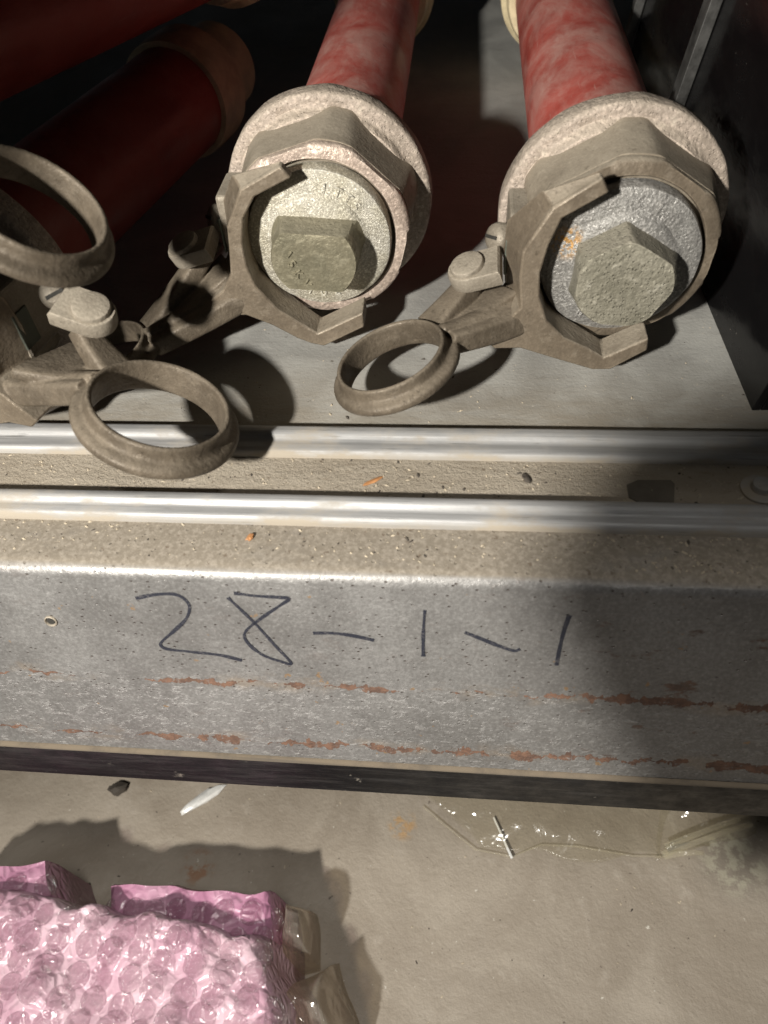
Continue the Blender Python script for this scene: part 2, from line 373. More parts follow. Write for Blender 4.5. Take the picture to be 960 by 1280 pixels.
def text_mesh(s, size, depth):
    cu = bpy.data.curves.new('stamp', 'FONT'); cu.body = s; cu.size = size; cu.extrude = depth; cu.align_x = 'CENTER'; cu.align_y = 'CENTER'; cu.resolution_u = 2
    o = bpy.data.objects.new('stamp', cu); COL.objects.link(o); bpy.context.view_layer.update()
    me = bpy.data.meshes.new_from_object(o.evaluated_get(bpy.context.evaluated_depsgraph_get()))
    bpy.data.objects.remove(o); return me
def stamp(parent, mat, chars, zc, yf):
    """chars: (text, angle deg on the disc, radius, size, spin deg); raised 0.35 mm on the face y = yf"""
    for ch, ang, r, size, spin in chars:
        bm = bmesh.new(); me = text_mesh(ch, size * 1.15, .0009)
        a = R(ang); px, pz = r * math.cos(a), r * math.sin(a)
        me.transform(Matrix.Translation((px, yf, zc + pz)) @ Matrix.Rotation(R(90), 4, 'X') @ Matrix.Rotation(R(spin), 4, 'Z'))
        bm.from_mesh(me); bpy.data.meshes.remove(me); bmesh.ops.remove_doubles(bm, verts=bm.verts, dist=1e-6)
        obj('stamped_letter', bm, mat, parent, smooth=0)

# ================================================================== SETTING
FLOOR = -.33
bm = bmesh.new()
N = 60
vs = [[bm.verts.new((-2.5 + 5 * i / N, -2 + 4 * j / N, 0)) for i in range(N + 1)] for j in range(N + 1)]
for j in range(N):
    for i in range(N): bm.faces.new((vs[j][i], vs[j][i + 1], vs[j + 1][i + 1], vs[j + 1][i]))
fl = obj('floor', bm, M['floor'], loc=(0, 0, FLOOR)); fl['kind'] = 'structure'

bm = bmesh.new(); box(bm, (-1.2, .12, .31), (1.2, 1.5, .33))
rf_ = obj('added_shade_slab', bm, M['black_bar'], smooth=0); rf_['kind'] = 'structure'  # added slab above the view, keeps overhead light off the deck
# the steel shelf: profile sheets swept along x
X0, X1 = -.75, .75
def sweep(prof, name, mat, parent, n=1, x0=X0, x1=X1, jit=0, smooth=40):
    bm = bmesh.new()
    rows = []
    for k in range(n + 1):
        x = x0 + (x1 - x0) * k / n
        rows.append([Vector((x, p[0], p[1] + (noise.noise(Vector((x * 14, i * .37, 0))) * jit))) for i, p in enumerate(prof)])
    loft(bm, rows, True, True)
    return obj(name, bm, mat, parent, smooth=smooth)
shelf = thing('steel_shelf', 'wide galvanised steel shelf with twin aluminium rails and handwritten 28-1-1 on its sloped front', 'shelf', (0, .18, 0))
shelf.location = (0, 0, 0)
sweep([(.262, 0), (1.3, 0), (1.3, -.004), (.262, -.004)], 'shelf_deck', M['deck'], shelf)
def ridge(yb, yf, h):     # rounded bead with a small step at its front
    w = yb - yf
    p = [(yb, -.003), (yb, h * .72), (yb - .05 * w, h * .93), (yb - .13 * w, h), (yb - .27 * w, h), (yb - .35 * w, h * .95), (yb - .42 * w, h * .84), (yb - .47 * w, h * .70),
         (yb - .53 * w, h * .62), (yb - .62 * w, h * .60), (yb - .78 * w, h * .59), (yb - .86 * w, h * .56), (yb - .92 * w, h * .47), (yb - .96 * w, h * .30), (yf, h * .12), (yf, -.003)]
    return p
sweep(ridge(.2645, .2475, .0065), 'rail_bead', M['alu'], shelf, 40, jit=.00012)
sweep([(.2475, 0), (.2475, -.003), (.2185, -.003), (.2185, 0)][::-1], 'rail_channel', M['dirt'], shelf)
sweep(ridge(.2185, .2055, .0070), 'rail_bead', M['alu'], shelf, 40, jit=.00012)
TI = R(15)
yb, zb = .1815, 0.0
prof = [(.2055, -.0005)]
rb = .0075
for k in range(9):                              # rolled edge
    a = (math.pi / 2 - TI) * k / 8
    prof.append((yb - rb * math.sin(a) + .0035, -rb + rb * math.cos(a) - .0005))
ty, tz = prof[-1]
SL = .116
def face_pt(s, off=0):     # s metres down the sloped face from the end of the rolled edge
    return (ty - s * math.sin(TI) - off * math.cos(TI), tz - s * math.cos(TI) + off * math.sin(TI))
for s in (.03, .06, SL): prof.append(face_pt(s))
bk = [(p[0] + .003, p[1] - .003) for p in prof][::-1]
front = sweep(prof + bk, 'front_panel', M['galv'], shelf, 60, jit=.00035)
by, bz = face_pt(SL)
sweep([(by + .012, bz - .001), (by - .0012, bz - .001), (by - .0024, bz - .0020), (by - .0032, bz - .0350), (by - .002, bz - .0365), (by + .012, bz - .0365)], 'sill_bar', M['sill_bar'], shelf, 30, jit=.0003)

# --- handwriting: strokes given on the picture of the panel, cast onto the panel's own plane
def cast_ray(px, py):
    d = Vector(((px - 480) / 924, (py - 640) / 924, 1)); return Vector((VX.dot(d), VY.dot(d), VZ.dot(d)))
def on_face(px, py):
    d = cast_ray(px, py); C = Vector((0, 0, .25)); n = Vector((0, -math.cos(TI), math.sin(TI))); p = Vector((0, ty, tz))
    return C + d * ((p - C).dot(n) / d.dot(n))
def stroke(pts, wd):
    # smooth the polyline (Catmull-Rom), ribbon 0.35 mm proud of the steel
    P = [on_face(*p) for p in pts]; Q = []
    for i in range(len(P) - 1):
        a = P[max(i - 1, 0)]; b = P[i]; c = P[i + 1]; d = P[min(i + 2, len(P) - 1)]
        for k in range(5):
            t = k / 5
            Q.append(.5 * ((2 * b) + (c - a) * t + (2 * a - 5 * b + 4 * c - d) * t * t + (3 * b - a - 3 * c + d) * t ** 3))
    Q.append(P[-1])
    n = Vector((0, -math.cos(TI), math.sin(TI))); bm = bmesh.new(); rows = []
    for i, q in enumerate(Q):
        d = (Q[min(i + 1, len(Q) - 1)] - Q[max(i - 1, 0)]).normalized(); s = d.cross(n).normalized()
        ww = wd * (.95 + .55 * noise.noise(q * 90) + .25 * noise.noise(q * 400))
        if i == 0 or i == len(Q) - 1: ww *= 1.15
        rows.append([q + s * ww + n * .0004, q - s * ww + n * .0004, q - s * ww - n * .0004, q + s * ww - n * .0004])
    loft(bm, rows); return obj('marker_stroke', bm, M['marker'], front, smooth=0)
L_ = lambda a: [(x / 2, 700 + y / 2) for x, y in a]
R_ = lambda a: [(480 + x / 2, 700 + y / 2) for x, y in a]
stroke(L_([(340, 95), (385, 86), (430, 84), (458, 94), (474, 115), (466, 145), (437, 175), (408, 200), (402, 212), (420, 222), (480, 229), (550, 237), (605, 250)]), .00075)
stroke(L_([(570, 93), (600, 121), (640, 160), (690, 215), (729, 258), (700, 252), (660, 238), (627, 214), (611, 190), (621, 170), (660, 140), (700, 113), (722, 96), (690, 92), (640, 89), (585, 82)]), .0008)
stroke(L_([(783, 182), (830, 182), (880, 188), (935, 200)]), .0008)
stroke(R_([(102, 125), (98, 180), (98, 240)]), .0008)
stroke(R_([(202, 180), (240, 195), (290, 215), (325, 226), (340, 222)]), .0007)
stroke(R_([(463, 138), (450, 175), (440, 215), (431, 262)]), .0009)
# drilled hole with a burred rim
hp = on_face(64, 776); fn = Vector((0, -math.cos(TI), math.sin(TI)))
obj('hole_rim', disc_solid(hp, fn, [(-.001, .0032), (.0007, .0030), (.0009, .0026), (.0003, .0021), (-.001, .002)], 20, (1, 0, 0)), M['zinc_block'], front)
obj('drilled_hole', disc_solid(hp, fn, [(-.001, .0019), (.0004, .0018)], 16, (1, 0, 0)), M['pit_black'], front)

C0 = Vector((0, 0, .25))
def onz(px, py, z):
    d = cast_ray(px, py); return C0 + d * ((z - .25) / d.z)
# --- washer-head screw and tape remnant in the channel
sp = onz(950, 613, 0)
ws = obj('rail_screw', disc_solid(sp, (0, 0, 1), [(-.002, .0085), (.0012, .0085), (.0017, .0075), (.0015, .0045), (.0045, .0042), (.0052, .003)], 28), M['alu'], shelf)
a = onz(786, 617, 0); bm = bmesh.new()
pts = [onz(*p, 0) for p in ((783, 607), (797, 601), (838, 601), (843, 606), (842, 632), (838, 635), (800, 630), (786, 622))]
loft(bm, [[p + Vector((0, 0, -.0005)) for p in pts], [p + Vector((0, 0, .0006)) for p in pts]])
obj('tape_remnant', bm, M['tape'], shelf, smooth=0)

# ================================================================== FUSES
JAW2 = [(-10.3, 44.5), (-6, 39), (-24.6, 30.5), (-32, 20), (-35, 8), (-35.4, -5), (-33.2, -15.5), (-23.7, -30.1), (-13.5, -38), (-4.4, -45.1), (20.8, -32.2), (21, -41.1), (-2, -53.3),
        (-9, -51.5), (-16.2, -48.1), (-28, -40), (-41.2, -33.5), (-55, -33.5), (-64.6, -32.5), (-58, -24), (-51.1, -18.6), (-44.5, -9), (-42.5, 3), (-40.8, 16), (-30.8, 34)]
JAW3 = [(-17, 47.4), (-13.2, 41), (-30.9, 30), (-35, 18), (-37.4, 4.4), (-36.5, -8), (-31.8, -21), (-22.4, -30.9), (-10.3, -37), (-1.9, -42.5), (17.3, -30.9), (18.1, -38), (2.5, -49.8),
        (-6.2, -50), (-26.4, -43), (-43, -37), (-55.6, -37.4), (-61, -32.5), (-52, -23), (-44.7, -13.7), (-46.5, 2), (-46.1, 15.2), (-35.1, 34.9)]
ZC = .06
def jaw_mesh(poly, mir, nin):
    """open-jaw fork: front face at y=-12 mm, the outer edge drafts back and outwards"""
    bm = bmesh.new(); rings = []
    n = len(poly)
    P = [Vector((x, z)) * .001 for x, z in poly]
    cen = Vector((0, 0))
    for (y, grow) in ((-.0145, 0), (-.005, .0006), (.003, .0034), (.011, .0070)):
        r = []
        for i, p in enumerate(P):
            q = p
            if i > nin and grow:
                left = max(0., min(1., (-p.x - .004) / .03))
                q = p + p.normalized() * grow * left
            k = .62 + .38 * max(0, min(1, (-p.x - .01) / .03)) if p.y < 0 else max(.22, min(1., (-p.x - .012) / .030, (.036 - p.y) / .022))       # thin tips, deep back
            yy = -.0145 + (y + .0145) * k
            r.append(Vector((mir * q.x, yy, ZC + q.y)))
        rings.append(r)
    loft(bm, rings); return bm
def ring_mesh(c, n, r):
    """cast pull ring: tall inner wall, rounded top lip, ridge round the outside"""
    a, b, n = frame(n); c = Vector(c)
    prof = [(.775, -.21), (.765, -.05), (.768, .14), (.775, .19), (.795, .205), (.83, .205), (.848, .185), (.855, .10), (.862, .055), (.88, .03), (.95, .005), (.985, -.02), (1., -.05), (1., -.10), (.985, -.135), (.93, -.165), (.885, -.19), (.86, -.23), (.82, -.245), (.79, -.24)]
    bm = bmesh.new(); seg = 72; rings = []
    for i in range(seg):
        th = 2 * math.pi * i / seg; e = a * math.cos(th) + b * math.sin(th)
        rings.append([c + e * (r * p) + n * (r * h) for p, h in prof])
    rings.append(rings[0])
    vs = loft(bm, rings, True, False); bmesh.ops.remove_doubles(bm, verts=bm.verts, dist=1e-6); return bm

def hexr(corner, apo, rot):
    def f(a, y, r):
        k = (a - R(rot) + math.pi / 6) % (math.pi / 3) - math.pi / 6
        # corners of the hexagon sit at multiples of 60 deg from rot
        ap = apo(y) if callable(apo) else apo
        return min(r, ap / math.cos(math.pi / 6 - abs(k)))
    return f
def fuse(label, loc, rz, mir, jaw, nin, disc_mat, bolt_mat, tube_mat, ring_w, ring_n, ring_r, hexrot, bolt_kind, tube_r=.0305, stamps=((), ()), zlift=0, rear=.40, flange_r=.0548, lip_mat=None, latch=(0, 0, 0), screw_n=(-.80, -.48, .36), fer=None):
    t = thing('power_fuse', label, 'fuse', loc, rz, 'high voltage fuses lying on the shelf')
    inv = (Matrix.Translation(loc) @ Matrix.Rotation(rz, 4, 'Z')).inverted()
    rc = inv @ Vector(ring_w); rn = (Matrix.Rotation(-rz, 4, 'Z') @ Vector(ring_n)).normalized()
    mx = lambda x, y, z: Vector((mir * x, y, z))
    lip_mat = lip_mat or M['bronze_fork']; LO = Vector((mir * latch[0], latch[1], latch[2]))
    # tube and rear fitting
    obj('fuse_tube', lathe([(.045, tube_r), (rear + .03, tube_r)], ZC, 64), tube_mat, t)
    obj('rear_ferrule', lathe([(rear, tube_r + .0006), (rear, tube_r + (.0035 if fer else .0052)), (rear + .004, tube_r + (.004 if fer else .0068)), (rear + .012, tube_r + (.0045 if fer else .0072)), (rear + .016, tube_r + (.0045 if fer else .0115)), (rear + .03, tube_r + (.0045 if fer else .012)), (rear + .036, tube_r * .9), (rear + .07, tube_r * .85)], ZC, 64), fer or M['cream'], t)
    obj('flange', lathe([(.055, tube_r + .001), (.054, flange_r - .002), (.0528, flange_r - .0005), (.0515, flange_r), (.0420, flange_r), (.0408, flange_r - .0004), (.0401, flange_r - .0013), (.0398, flange_r - .0030), (.0402, flange_r - .0060), (.0396, flange_r - .0070), (.0385, flange_r - .0078), (.0380, .0470), (.0360, .0455), (.0350, .040)], ZC, 144, jit=.0005), M['flange'], t)
    hx = lathe([(.042, .0490), (.036, .0488), (.024, .0476), (.0105, .0458)], ZC, 144, hexr(0, lambda y: .0430 + max(0, y - .006) * .05, hexrot))
    obj('hex_body', hx, M['hex'], t, smooth=25)
    obj('contact_lip', lathe([(.0120, .0452), (.0092, .0455), (.0074, .0450), (.0064, .0436), (.0062, .0385), (.0072, .0378), (.013, .0374)], ZC, 144, hexr(0, lambda y: .0431, hexrot), jit=.00025), lip_mat, t)
    obj('recess', lathe([(.0115, .0375), (.0115, .030)], ZC, 64), M['pit_black'], t)
    # contact disc with its bolt
    d = obj('contact_disc', lathe([(.0085, .0362), (.0022, .0363), (.0007, .0357), (.0, .0342), (-.0004, .028), (-.0008, .0252), (-.0022, .0240), (-.0028, .0225), (-.0028, .012)], ZC, 96, jit=.0004), disc_mat, t)
    if bolt_kind == 'square':
        def bf(a, y, r):
            s_ = math.sin(a + R(5)); q = r
            if s_ > 1e-3: q = min(q, .0140 / s_)
            if s_ < -1e-3: q = min(q, .0156 / -s_)
            k = math.cos(a - R(-28))
            if k > 1e-3: q = min(q, .0206 / k)
            return q
        bp = [(-.0020, .0240), (-.0050, .0222), (-.0130, .0216), (-.0182, .0212), (-.0194, .0204), (-.0198, .012), (-.0197, .004)]
        jit = .00025
    else:
        def bf(a, y, r):
            q = r
            for an, ap in ((118, .0202), (58, .0186), (-28, .0198), (-95, .0202), (178, .0212)):
                k = math.cos(a - R(an))
                if k > 1e-3: q = min(q, ap / k)
            return q
        bp = [(-.0020, .0250), (-.0060, .0240), (-.0130, .0228), (-.0178, .0220), (-.0190, .0210), (-.0195, .013), (-.0193, .004)]
        jit = .0006
    bo = obj('bolt_head', lathe(bp, ZC, 96, bf, jit=jit), bolt_mat, t, smooth=28)
    if stamps[0]: stamp(d, disc_mat, stamps[0], ZC, -.0004)
    if stamps[1]: stamp(bo, bolt_mat, stamps[1], ZC, -.0199)
    # clamp fork and pull ring
    obj('clamp_fork', jaw_mesh(jaw, mir, nin), M['bronze_fork'], t, smooth=30, bevel=.0009)
    # two arms from the ring: one to the fork, one to the latch, a recessed web plate between them
    fo = mx(-.043, .002, ZC - .026); la = mx(-.067, .010, ZC - .013) + LO * .55
    def edge(p, k=.865):
        v = p - rc; v -= rn * v.dot(rn); return rc + v.normalized() * ring_r * k - rn * ring_r * .04
    e1 = edge(fo); e2 = edge(la)
    sp_ = (e1 - e2); e1 = edge(rc + (e1 - rc) + sp_ * .38); e2 = edge(rc + (e2 - rc) - sp_ * .38, .94)
    bm = ring_mesh(rc, rn, ring_r)
    bar(bm, fo, e1 - rn * .001, .0150, .0092, .0070, .0056, rn, bow=-rn * .0010, pw=5)
    bar(bm, fo + rn * .0064, e1 + rn * .0052, .0062, .0034, .0026, .0022, rn, bow=-rn * .0010, pw=2.4)
    bar(bm, fo.lerp(e1, .04), fo.lerp(e1, .45), .0165, .0100, .0070, .0060, rn, pw=3)
    bar(bm, la + (la - e2) * .25, e2, .0052, .0090, .0048, .0056, rn, bow=-rn * .001, pw=5)
    bar(bm, (fo + la) / 2 + ((fo + la) - (e1 + e2)) * .05, (e1 + e2) / 2, (fo - la).length * .46, (e1 - e2).length * .5, .0034, .0030, rn, bow=-rn * .001, pw=6)
    pr = obj('pull_ring', bm, M['bronze_dark'], t, smooth=0)
    md = pr.modifiers.new('cast', 'REMESH'); md.mode = 'VOXEL'; md.voxel_size = .0006; md.use_smooth_shade = True
    md = pr.modifiers.new('soft', 'SMOOTH'); md.factor = .5; md.iterations = 7
    # latch: block beside the hex body, tab with a round cap, slotted pivot screw
    bm = bmesh.new(); box(bm, (-.0515 if mir > 0 else .041, .008, ZC - .016), (-.041 if mir > 0 else .0515, .036, ZC + .020))
    obj('latch_block', bm, M['zinc_block'], t, smooth=0, bevel=.0018)
    bm = bmesh.new(); box(bm, (-.0525 if mir > 0 else .0512, .0076, ZC - .010), (-.0512 if mir > 0 else .0525, .018, ZC + .008))
    obj('worn_patch', bm, M['green_patina'], t, smooth=0, bevel=.0004)
    tn = Vector((mir * -.30, -.16, .94)).normalized(); tc = mx(-.069, .000, ZC - .0035) + LO
    tb = bmesh.new(); a, b, n = frame(tn, (mir * 1, 0, 0)); a = a * .8; b = b * .8; sec = []
    for k in range(13):
        th = math.pi / 2 + math.pi * k / 12; sec.append(a * (.0128 * math.cos(th)) + b * (.0118 * math.sin(th)))
    sec += [a * .019 + b * -.0118, a * .019 + b * .0118]
    loft(tb, [[tc + s * .96 - n * .0045 for s in sec], [tc + s - n * .0035 for s in sec], [tc + s + n * .0022 for s in sec], [tc + s * .94 + n * .0034 for s in sec]])
    ta = obj('latch_tab', tb, M['zinc_block'], t, smooth=35)
    obj('pivot_cap', disc_solid(tc + n * .003, n, [(-.001, .0082), (.0016, .0082), (.0026, .0077), (.0030, .0066), (.0031, .002)], 36), M['zinc_block'], ta)
    sn = Vector((mir * screw_n[0], screw_n[1], screw_n[2])).normalized(); scn = mx(-.0550, .0175, ZC + .004) + LO * .5
    sc = obj('pivot_screw', disc_solid(scn, sn, [(-.004, .0070), (.0020, .0070), (.0042, .0058), (.0052, .0036), (.0054, .001)], 32), M['zinc_block'], t)
    a, b, n = frame(sn, (0, 0, 1)); bm = bmesh.new()
    mt = Matrix((( *(a * 1),), (*b,), (*n,))).transposed().to_4x4(); mt.translation = scn
    box(bm, (-.0008, -.0042, .0032), (.0008, .0042, .0056), mt @ Matrix.Rotation(R(15), 4, 'Z'))
    obj('screw_slot', bm, M['pit_black'], sc, smooth=0)
    return t

f2 = fuse('middle red tube fuse, bright speckled disc and olive bolt stamped 15KV', (-.0715, .341, 0), R(0.2), 1, JAW2, 12, M['disc_bright'], M['bolt_olive'], M['red_scuffed'],
     (-.187, .304, .016), (-.2, .03, .97), .030, 76, 'square', .0325, lip_mat=M['hex_lip'], stamps=
     ((('L', 76, .0275, .0065, -12), ('T', 64, .0275, .0065, -22), ('T', 53, .0275, .0065, -34), ('5', 42, .0270, .0060, -46), ('7', 254, .0282, .0062, -6), ('0', 268, .0284, .0062, 4), ('2', 282, .0284, .0062, 12)),
      (('1', 158, .0122, .0052, -40), ('5', 182, .0108, .0052, -48), ('K', 215, .0102, .0052, -54), ('V', 246, .0122, .0052, -60))))
f3 = fuse('right red tube fuse beside the black panel, with grey pitted bolt', (.0728, .3175, 0), R(-.2), 1, JAW3, 12, M['disc_grey'], M['bolt_grey'], M['red_scuffed'],
     (-.031, .2815, .0296), (-.31, .03, .95), .032, 87, 'hex', .0352, stamps=
     ((('1', 66, .0285, .0070, -24), ('M', 205, .0292, .0062, -62), ('-', 216, .0290, .0062, -52), ('7', 226, .0292, .0066, -42), ('6', 240, .0292, .0066, -28), ('2', 262, .0295, .0066, -8)), ()),
     flange_r=.0552)
f1 = fuse('left red tube fuse lying in shade, its pull ring hanging over the aluminium rail', (-.251, .268, 0), R(-12), -1, JAW3, 12, M['disc_grey'], M['bolt_grey'], M['red_shaded'],
     (-.1321, .2366, .0365), (.38, .12, .92), .0365, 80, 'hex', .034, rear=.262, latch=(-.024, .012, .016), screw_n=(-.5, -.70, .5), fer=M['shaded_ferrule'])
f0 = fuse('uppermost shaded red fuse stacked at far left, only its ring and tube in view', (-.300, .310, .080), R(-25), -1, JAW3, 12, M['disc_grey'], M['bolt_grey'], M['red_shaded'],
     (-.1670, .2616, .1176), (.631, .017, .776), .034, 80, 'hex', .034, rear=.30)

# ================================================================== BLACK PANEL at the right
bp = thing('equipment_panel', 'glossy black steel equipment panel standing beside the right fuse', 'panel', (.1415, .284, 0), R(2))
LEAN = math.tan(R(8))
def lean(bm):
    for v in bm.verts: v.co.x += v.co.z * LEAN
    return bm
bm = bmesh.new(); box(bm, (0, 0, .0006), (.004, .40, .30)); obj('side_plate', lean(bm), M['black_gloss'], bp, smooth=0, bevel=.0006)
bm = bmesh.new(); box(bm, (.0042, .0, .0006), (.25, .004, .30)); obj('front_plate', lean(bm), M['black_gloss'], bp, smooth=0, bevel=.0006)
for y0 in (.236, .40):
    bm = bmesh.new(); box(bm, (-.0075, y0, .0006), (-.0003, y0 + .006, .34)); box(bm, (-.0025, y0 + .0062, .0006), (-.0003, y0 + .028, .34))
    obj('edge_angle', lean(bm), M['worn_bar'], bp, smooth=0, bevel=.0006)

# ================================================================== FLOOR THINGS
def patch(quad, nx, ny, zf, name, mat, parent=None, loc=None, thick=.0006, smooth=60):
    """sheet from four floor corners (a b / d c) with a height function, given thickness"""
    bm = bmesh.new(); g = []
    a, b, c, d = [Vector(q) for q in quad]
    for j in range(ny + 1):
        row = []
        for i in range(nx + 1):
            u, v = i / nx, j / ny
            p = a.lerp(b, u).lerp(d.lerp(c, u), v)
            row.append(bm.verts.new(zf(p, u, v)))
        g.append(row)
    for j in range(ny):
        for i in range(nx): bm.faces.new((g[j][i], g[j][i + 1], g[j + 1][i + 1], g[j + 1][i]))
    o = obj(name, bm, mat, parent, smooth=smooth)
    if thick: s = o.modifiers.new('solid', 'SOLIDIFY'); s.thickness = thick
    return o
def edge_fall(u, v, k=.10):
    m_ = min(u, 1 - u, v, 1 - v) / k
    return 1 - (1 - min(1, m_)) ** 2
bubble_meshes = []
for k in range(6):
    bm = bmesh.new(); rings = []; seg = 20
    for h in range(7):
        ph = h / 6 * math.pi / 2; r = math.cos(ph) ** .65; z = math.sin(ph) * .72 - .05
        ring = []
        for i in range(seg):
            a = 2 * math.pi * i / seg; p = Vector((r * math.cos(a), r * math.sin(a), z))
            ring.append(p + noise.noise_vector(p * 2.6 + Vector((k * 9, 0, 0))) * .16 * (z + .1) + noise.noise_vector(p * 4 + Vector((k * 5, 0, 0))) * .05)
        rings.append(ring)
    loft(bm, rings, True, False)
    me = bpy.data.meshes.new('bubble'); bm.to_mesh(me); bm.free()
    for p in me.polygons: p.use_smooth = True
    me.materials.append(M['pink_bubble']); bubble_meshes.append(me)
def wrap(label, quad, h, nx, ny, mat, bubbles=True, rad=.0088, wr=.006, seed=0, jagged=.004):
    quad = [quad[0], quad[1], quad[1] + (quad[3] - quad[0]), quad[3]]
    base = Vector((sum(q[0] for q in quad) / 4, sum(q[1] for q in quad) / 4, FLOOR))
    t = thing('bubble_wrap_parcel', label, 'bubble wrap', base, 0, 'pink bubble wrap parcels on the floor')
    def zf(p, u, v):
        e = edge_fall(u, v)
        q = Vector((p.x, p.y, FLOOR + .001 + h * e))
        k = Vector((p.x * 30, p.y * 30, seed))
        q.z += noise.noise(k) * wr * e + noise.noise(k * 2.7) * wr * .5 * e
        q += Vector((noise.noise(k * 1.7 + Vector((3, 0, 0))), noise.noise(k * 1.7 + Vector((0, 7, 0))), 0)) * jagged
        return q - base
    sheet = patch(quad, nx, ny, zf, 'wrap_sheet', mat, t)
    a, b, c, d = [Vector(q) for q in quad]
    if bubbles:
        du = (b - a).length; dv = (d - a).length; s = rad * 2.05; j = 0; y = s * .3
        while y < dv:
            x = s * .5 * (j % 2) + s * .2
            while x < du:
                u, v = x / du, y / dv
                P = lambda uu, vv: zf(a.lerp(b, uu).lerp(d.lerp(c, uu), vv), min(max(uu, 0), 1), min(max(vv, 0), 1))
                p0 = P(u, v); tx = P(u + .02, v) - P(u - .02, v); tyv = P(u, v + .02) - P(u, v - .02)
                n = tx.cross(tyv).normalized()
                if n.z < 0: n = -n
                if min(u, 1 - u) < .04 or min(v, 1 - v) * dv < .008 or n.z < .25: x += s; continue
                o = bpy.data.objects.new('bubble', random.choice(bubble_meshes)); COL.objects.link(o); o.parent = sheet
                sc = rad * random.uniform(.84, .96)
                o.matrix_local = Matrix.Translation(p0 + n * .0003) @ n.to_track_quat('Z', 'Y').to_matrix().to_4x4() @ Matrix.Rotation(random.uniform(0, 6.28), 4, 'Z') @ Matrix.Diagonal((sc, sc, sc * random.uniform(.7, 1.1), 1))
                x += s
            y += s * .866; j += 1
    return t
def q_at(z, *px): return [onz(x, y, z) for x, y in px]
wrap('largest pale pink bubble wrap parcel nearest the camera at lower left', q_at(-.245, (-120, 1075), (352, 1150), (335, 1345), (-140, 1345)), .085, 60, 36, M['pink_sheet'], seed=2, rad=.0084, wr=.008, jagged=.005)
wrap('flat deep pink bubble wrap bundle half hidden behind the pale parcel', q_at(-.265, (120, 1096), (357, 1106), (345, 1190), (110, 1180)), .063, 36, 16, M['pink_deep'], True, .0075, .004, 11)
wrap('small crumpled pink bubble wrap corner at the left edge behind the pale parcel', q_at(-.24, (-90, 1075), (52, 1060), (92, 1112), (-80, 1130)), .072, 20, 14, M['pink_deep'], True, .0085, .008, 23)
def crumple(label, quad, h, seed, mat, name='plastic_bag', amp=.012, nx=40, ny=30):
    base = Vector((sum(q[0] for q in quad) / 4, sum(q[1] for q in quad) / 4, FLOOR))
    def zf(p, u, v):
        e = edge_fall(u, v, .35); k = Vector((p.x * 22, p.y * 22, seed))
        def rn_(q): return 1 - abs(noise.noise(q)) * 2
        z = FLOOR + .0012 + max(0, h * e + (rn_(k) * .6 + rn_(k * 2.3) * .3) * amp * (.3 + e))
        return Vector((p.x, p.y, z)) + Vector((noise.noise(k * 1.3), noise.noise(k * 1.3 + Vector((5, 5, 5))), 0)) * .008 - base
    o = patch(quad, nx, ny, zf, name, mat, None, thick=.0003, smooth=18); o.location = base
    tag(o, label, 'plastic'); return o
crumple('crumpled clear plastic bag corner right of the pale pink parcel', q_at(-.30, (330, 1222), (418, 1196), (456, 1300), (325, 1310)), .045, 5, M['clear_bag'], amp=.022)
crumple('clear plastic flap sticking out beside the deep pink bundle', q_at(-.29, (345, 1112), (382, 1120), (390, 1200), (345, 1215)), .05, 9, M['clear_bag'], 'plastic_flap')
ps = crumple('thin clear plastic sheet poking out under the black sill bar', q_at(FLOOR, (500, 960), (850, 975), (820, 1074), (598, 1066)), .006, 31, M['clear_film'], 'plastic_sheet', .006)
bm = bmesh.new()
bar(bm, onz(617, 1022, FLOOR + .003) - ps.location, onz(640, 1073, FLOOR + .004) - ps.location, .0005, .0010, .0006, .0007, (0, 0, 1), seg=8, steps=3)
obj('crease_glint', bm, M['film_glint'], ps)
bm = bmesh.new(); ed = [(528, 1008), (560, 1035), (594, 1062), (640, 1071), (676, 1056), (720, 1058), (790, 1070), (830, 1071)]
for p, q in zip(ed, ed[1:]):
    bar(bm, onz(*p, FLOOR + .003) - ps.location, onz(*q, FLOOR + .003) - ps.location, .0004, .0004, .0004, .0004, (0, 0, 1), seg=8, steps=2)
obj('film_hem', bm, M['film_fold'], ps)
st = crumple('creased clear plastic strip under the right end of the sill bar', q_at(FLOOR, (815, 985), (975, 985), (935, 1042), (825, 1074)), .012, 43, M['clear_film'], 'plastic_strip', .010)
bm = bmesh.new()
for p, q in (((828, 1068), (940, 1030)), ((832, 1058), (925, 1024)), ((830, 1070), (880, 1066))):
    bar(bm, onz(*p, FLOOR + .010) - st.location, onz(*q, FLOOR + .014) - st.location, .0024, .0014, .0008, .0006, (0, 0, 1), seg=8, steps=4, bow=(0, 0, .003))
obj('rolled_fold', bm, M['film_fold'], st)

# small scraps
def shard(name, label, cat, p, size, mat, rz, seed):
    bm = bmesh.new(); bmesh.ops.create_icosphere(bm, subdivisions=2, radius=1)
    for v in bm.verts:
        v.co += noise.noise_vector(v.co * 1.4 + Vector((seed, 0, 0))) * .5
        v.co.x *= size[0]; v.co.y *= size[1]; v.co.z = max(v.co.z, -.6) * size[2]
    o = obj(name, bm, mat, None, smooth=25); o.location = Vector(p) + Vector((0, 0, size[2] * .55)); o.rotation_euler = (0, 0, rz)
    return tag(o, label, cat)
shard('wood_splinter', 'orange wood splinter lying in the channel between the rails', 'splinter', onz(466, 602, 0), (.0052, .0011, .0008), M['wood'], R(35), 1)
shard('wood_crumb', 'small orange crumb on the dusty ledge below the front rail', 'crumb', onz(313, 672, 0), (.0021, .0012, .001), M['wood'], R(60), 2)
shard('dark_chip', 'dark triangular chip in the channel, mid way along', 'chip', onz(658, 599, 0), (.0030, .0016, .0010), M['grit_dark'], R(-60), 3)
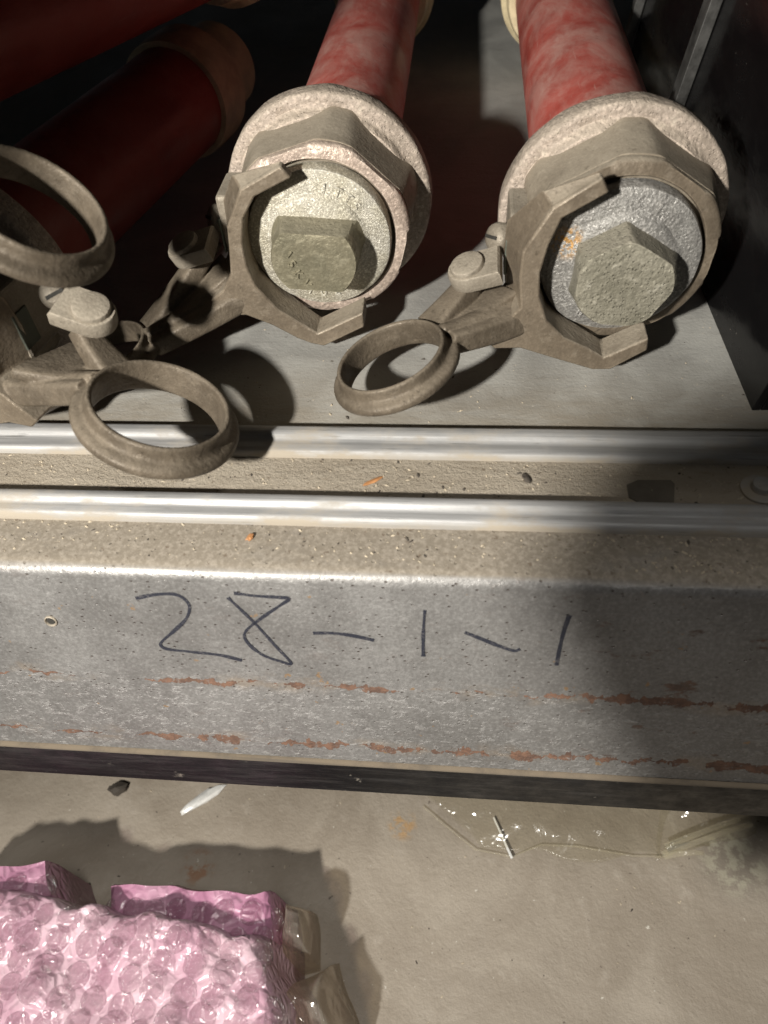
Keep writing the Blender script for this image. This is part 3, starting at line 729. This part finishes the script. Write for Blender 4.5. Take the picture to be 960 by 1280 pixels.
shard('floor_pebble', 'dark pebble on the floor just below the sill bar', 'pebble', onz(149, 987, FLOOR), (.0075, .005, .004), M['grit_dark'], R(20), 4)
shard('plastic_scrap', 'white plastic scrap on the floor below the sill bar', 'scrap', onz(252, 1000, FLOOR), (.018, .0042, .003), simple('white plastic', (.72, .72, .70), .3), R(40), 6)

# grit: countless crumbs of dust and dirt
def grit(name, mat, spots, smin, smax, seed):
    rnd = random.Random(seed); bm = bmesh.new()
    for (x0, x1, y0, y1, z, n) in spots:
        for _ in range(n):
            x, y = rnd.uniform(x0, x1), rnd.uniform(y0, y1); s = smin + (smax - smin) * rnd.random() ** 3
            el = rnd.uniform(1, 2.6); an = rnd.uniform(0, 6.28)
            vs = []
            for k in range(5):
                a = an + k * 1.2566; vs.append(bm.verts.new((x + math.cos(an) * math.cos(k * 1.2566) * s * el - math.sin(an) * math.sin(k * 1.2566) * s, y + math.sin(an) * math.cos(k * 1.2566) * s * el + math.cos(an) * math.sin(k * 1.2566) * s, z)))
            tp = bm.verts.new((x, y, z + s * rnd.uniform(.7, 1.3)))
            for k in range(5): bm.faces.new((vs[k], vs[(k + 1) % 5], tp))
    o = obj(name, bm, mat, None, smooth=0); o['kind'] = 'stuff'; return o
SP = [(-.30, .20, .219, .247, -.0001, 700), (-.30, .20, .186, .205, -.0007, 800), (-.30, .20, .266, .36, -.0001, 260), (-.36, .30, .02, .20, FLOOR - .0001, 260)]
grit('dust_grit', M['grit_pale'], SP, .00022, .00075, 3)
grit('dirt_grit', M['grit_dark'], [(a, b, c, d, z, int(n * .28)) for a, b, c, d, z, n in SP], .0002, .0009, 4)

# ================================================================== unseen plates added to block the torch, left of and behind the camera
LT = Vector(TORCH)
def beyond(k, *tz): return [LT + Vector((a, 1, b)) * k for a, b in tz]
ds = thing('torch_blocker', 'added black plate on a rod that blocks the torch, out of view at left', 'light blocker', beyond(.30, (1.0, -.9))[0])  # added blocker, shapes the shade on the right of the front panel
def plate(pts, name, par, th=.004):
    bm = bmesh.new(); loft(bm, [[p - par.location for p in pts], [p - par.location + Vector((0, th, 0)) for p in pts]])
    return obj(name, bm, M['black_bar'], par, smooth=0, bevel=.0012)
plate(beyond(.30, (.625, -.70), (.66, -.82), (.80, -1.08), (.95, -1.40), (1.5, -1.40), (1.5, -.62), (.75, -.655)), 'blocker_plate', ds)
bm = bmesh.new(); box(bm, (.03, .0045, .02), (.045, .016, .7)); obj('blocker_rod', bm, M['black_bar'], ds, smooth=0, bevel=.002)
dp = thing('torch_screen', 'added black screen that shades the left tubes, out of view at left', 'door', beyond(.42, (-.4, -.62))[0])  # added screen, keeps the torch off the fuses at far left
plate(beyond(.42, (.262, -.62), (.262, 1.2), (-1.2, 1.2), (-1.2, -.62)), 'screen_plate', dp, .02)
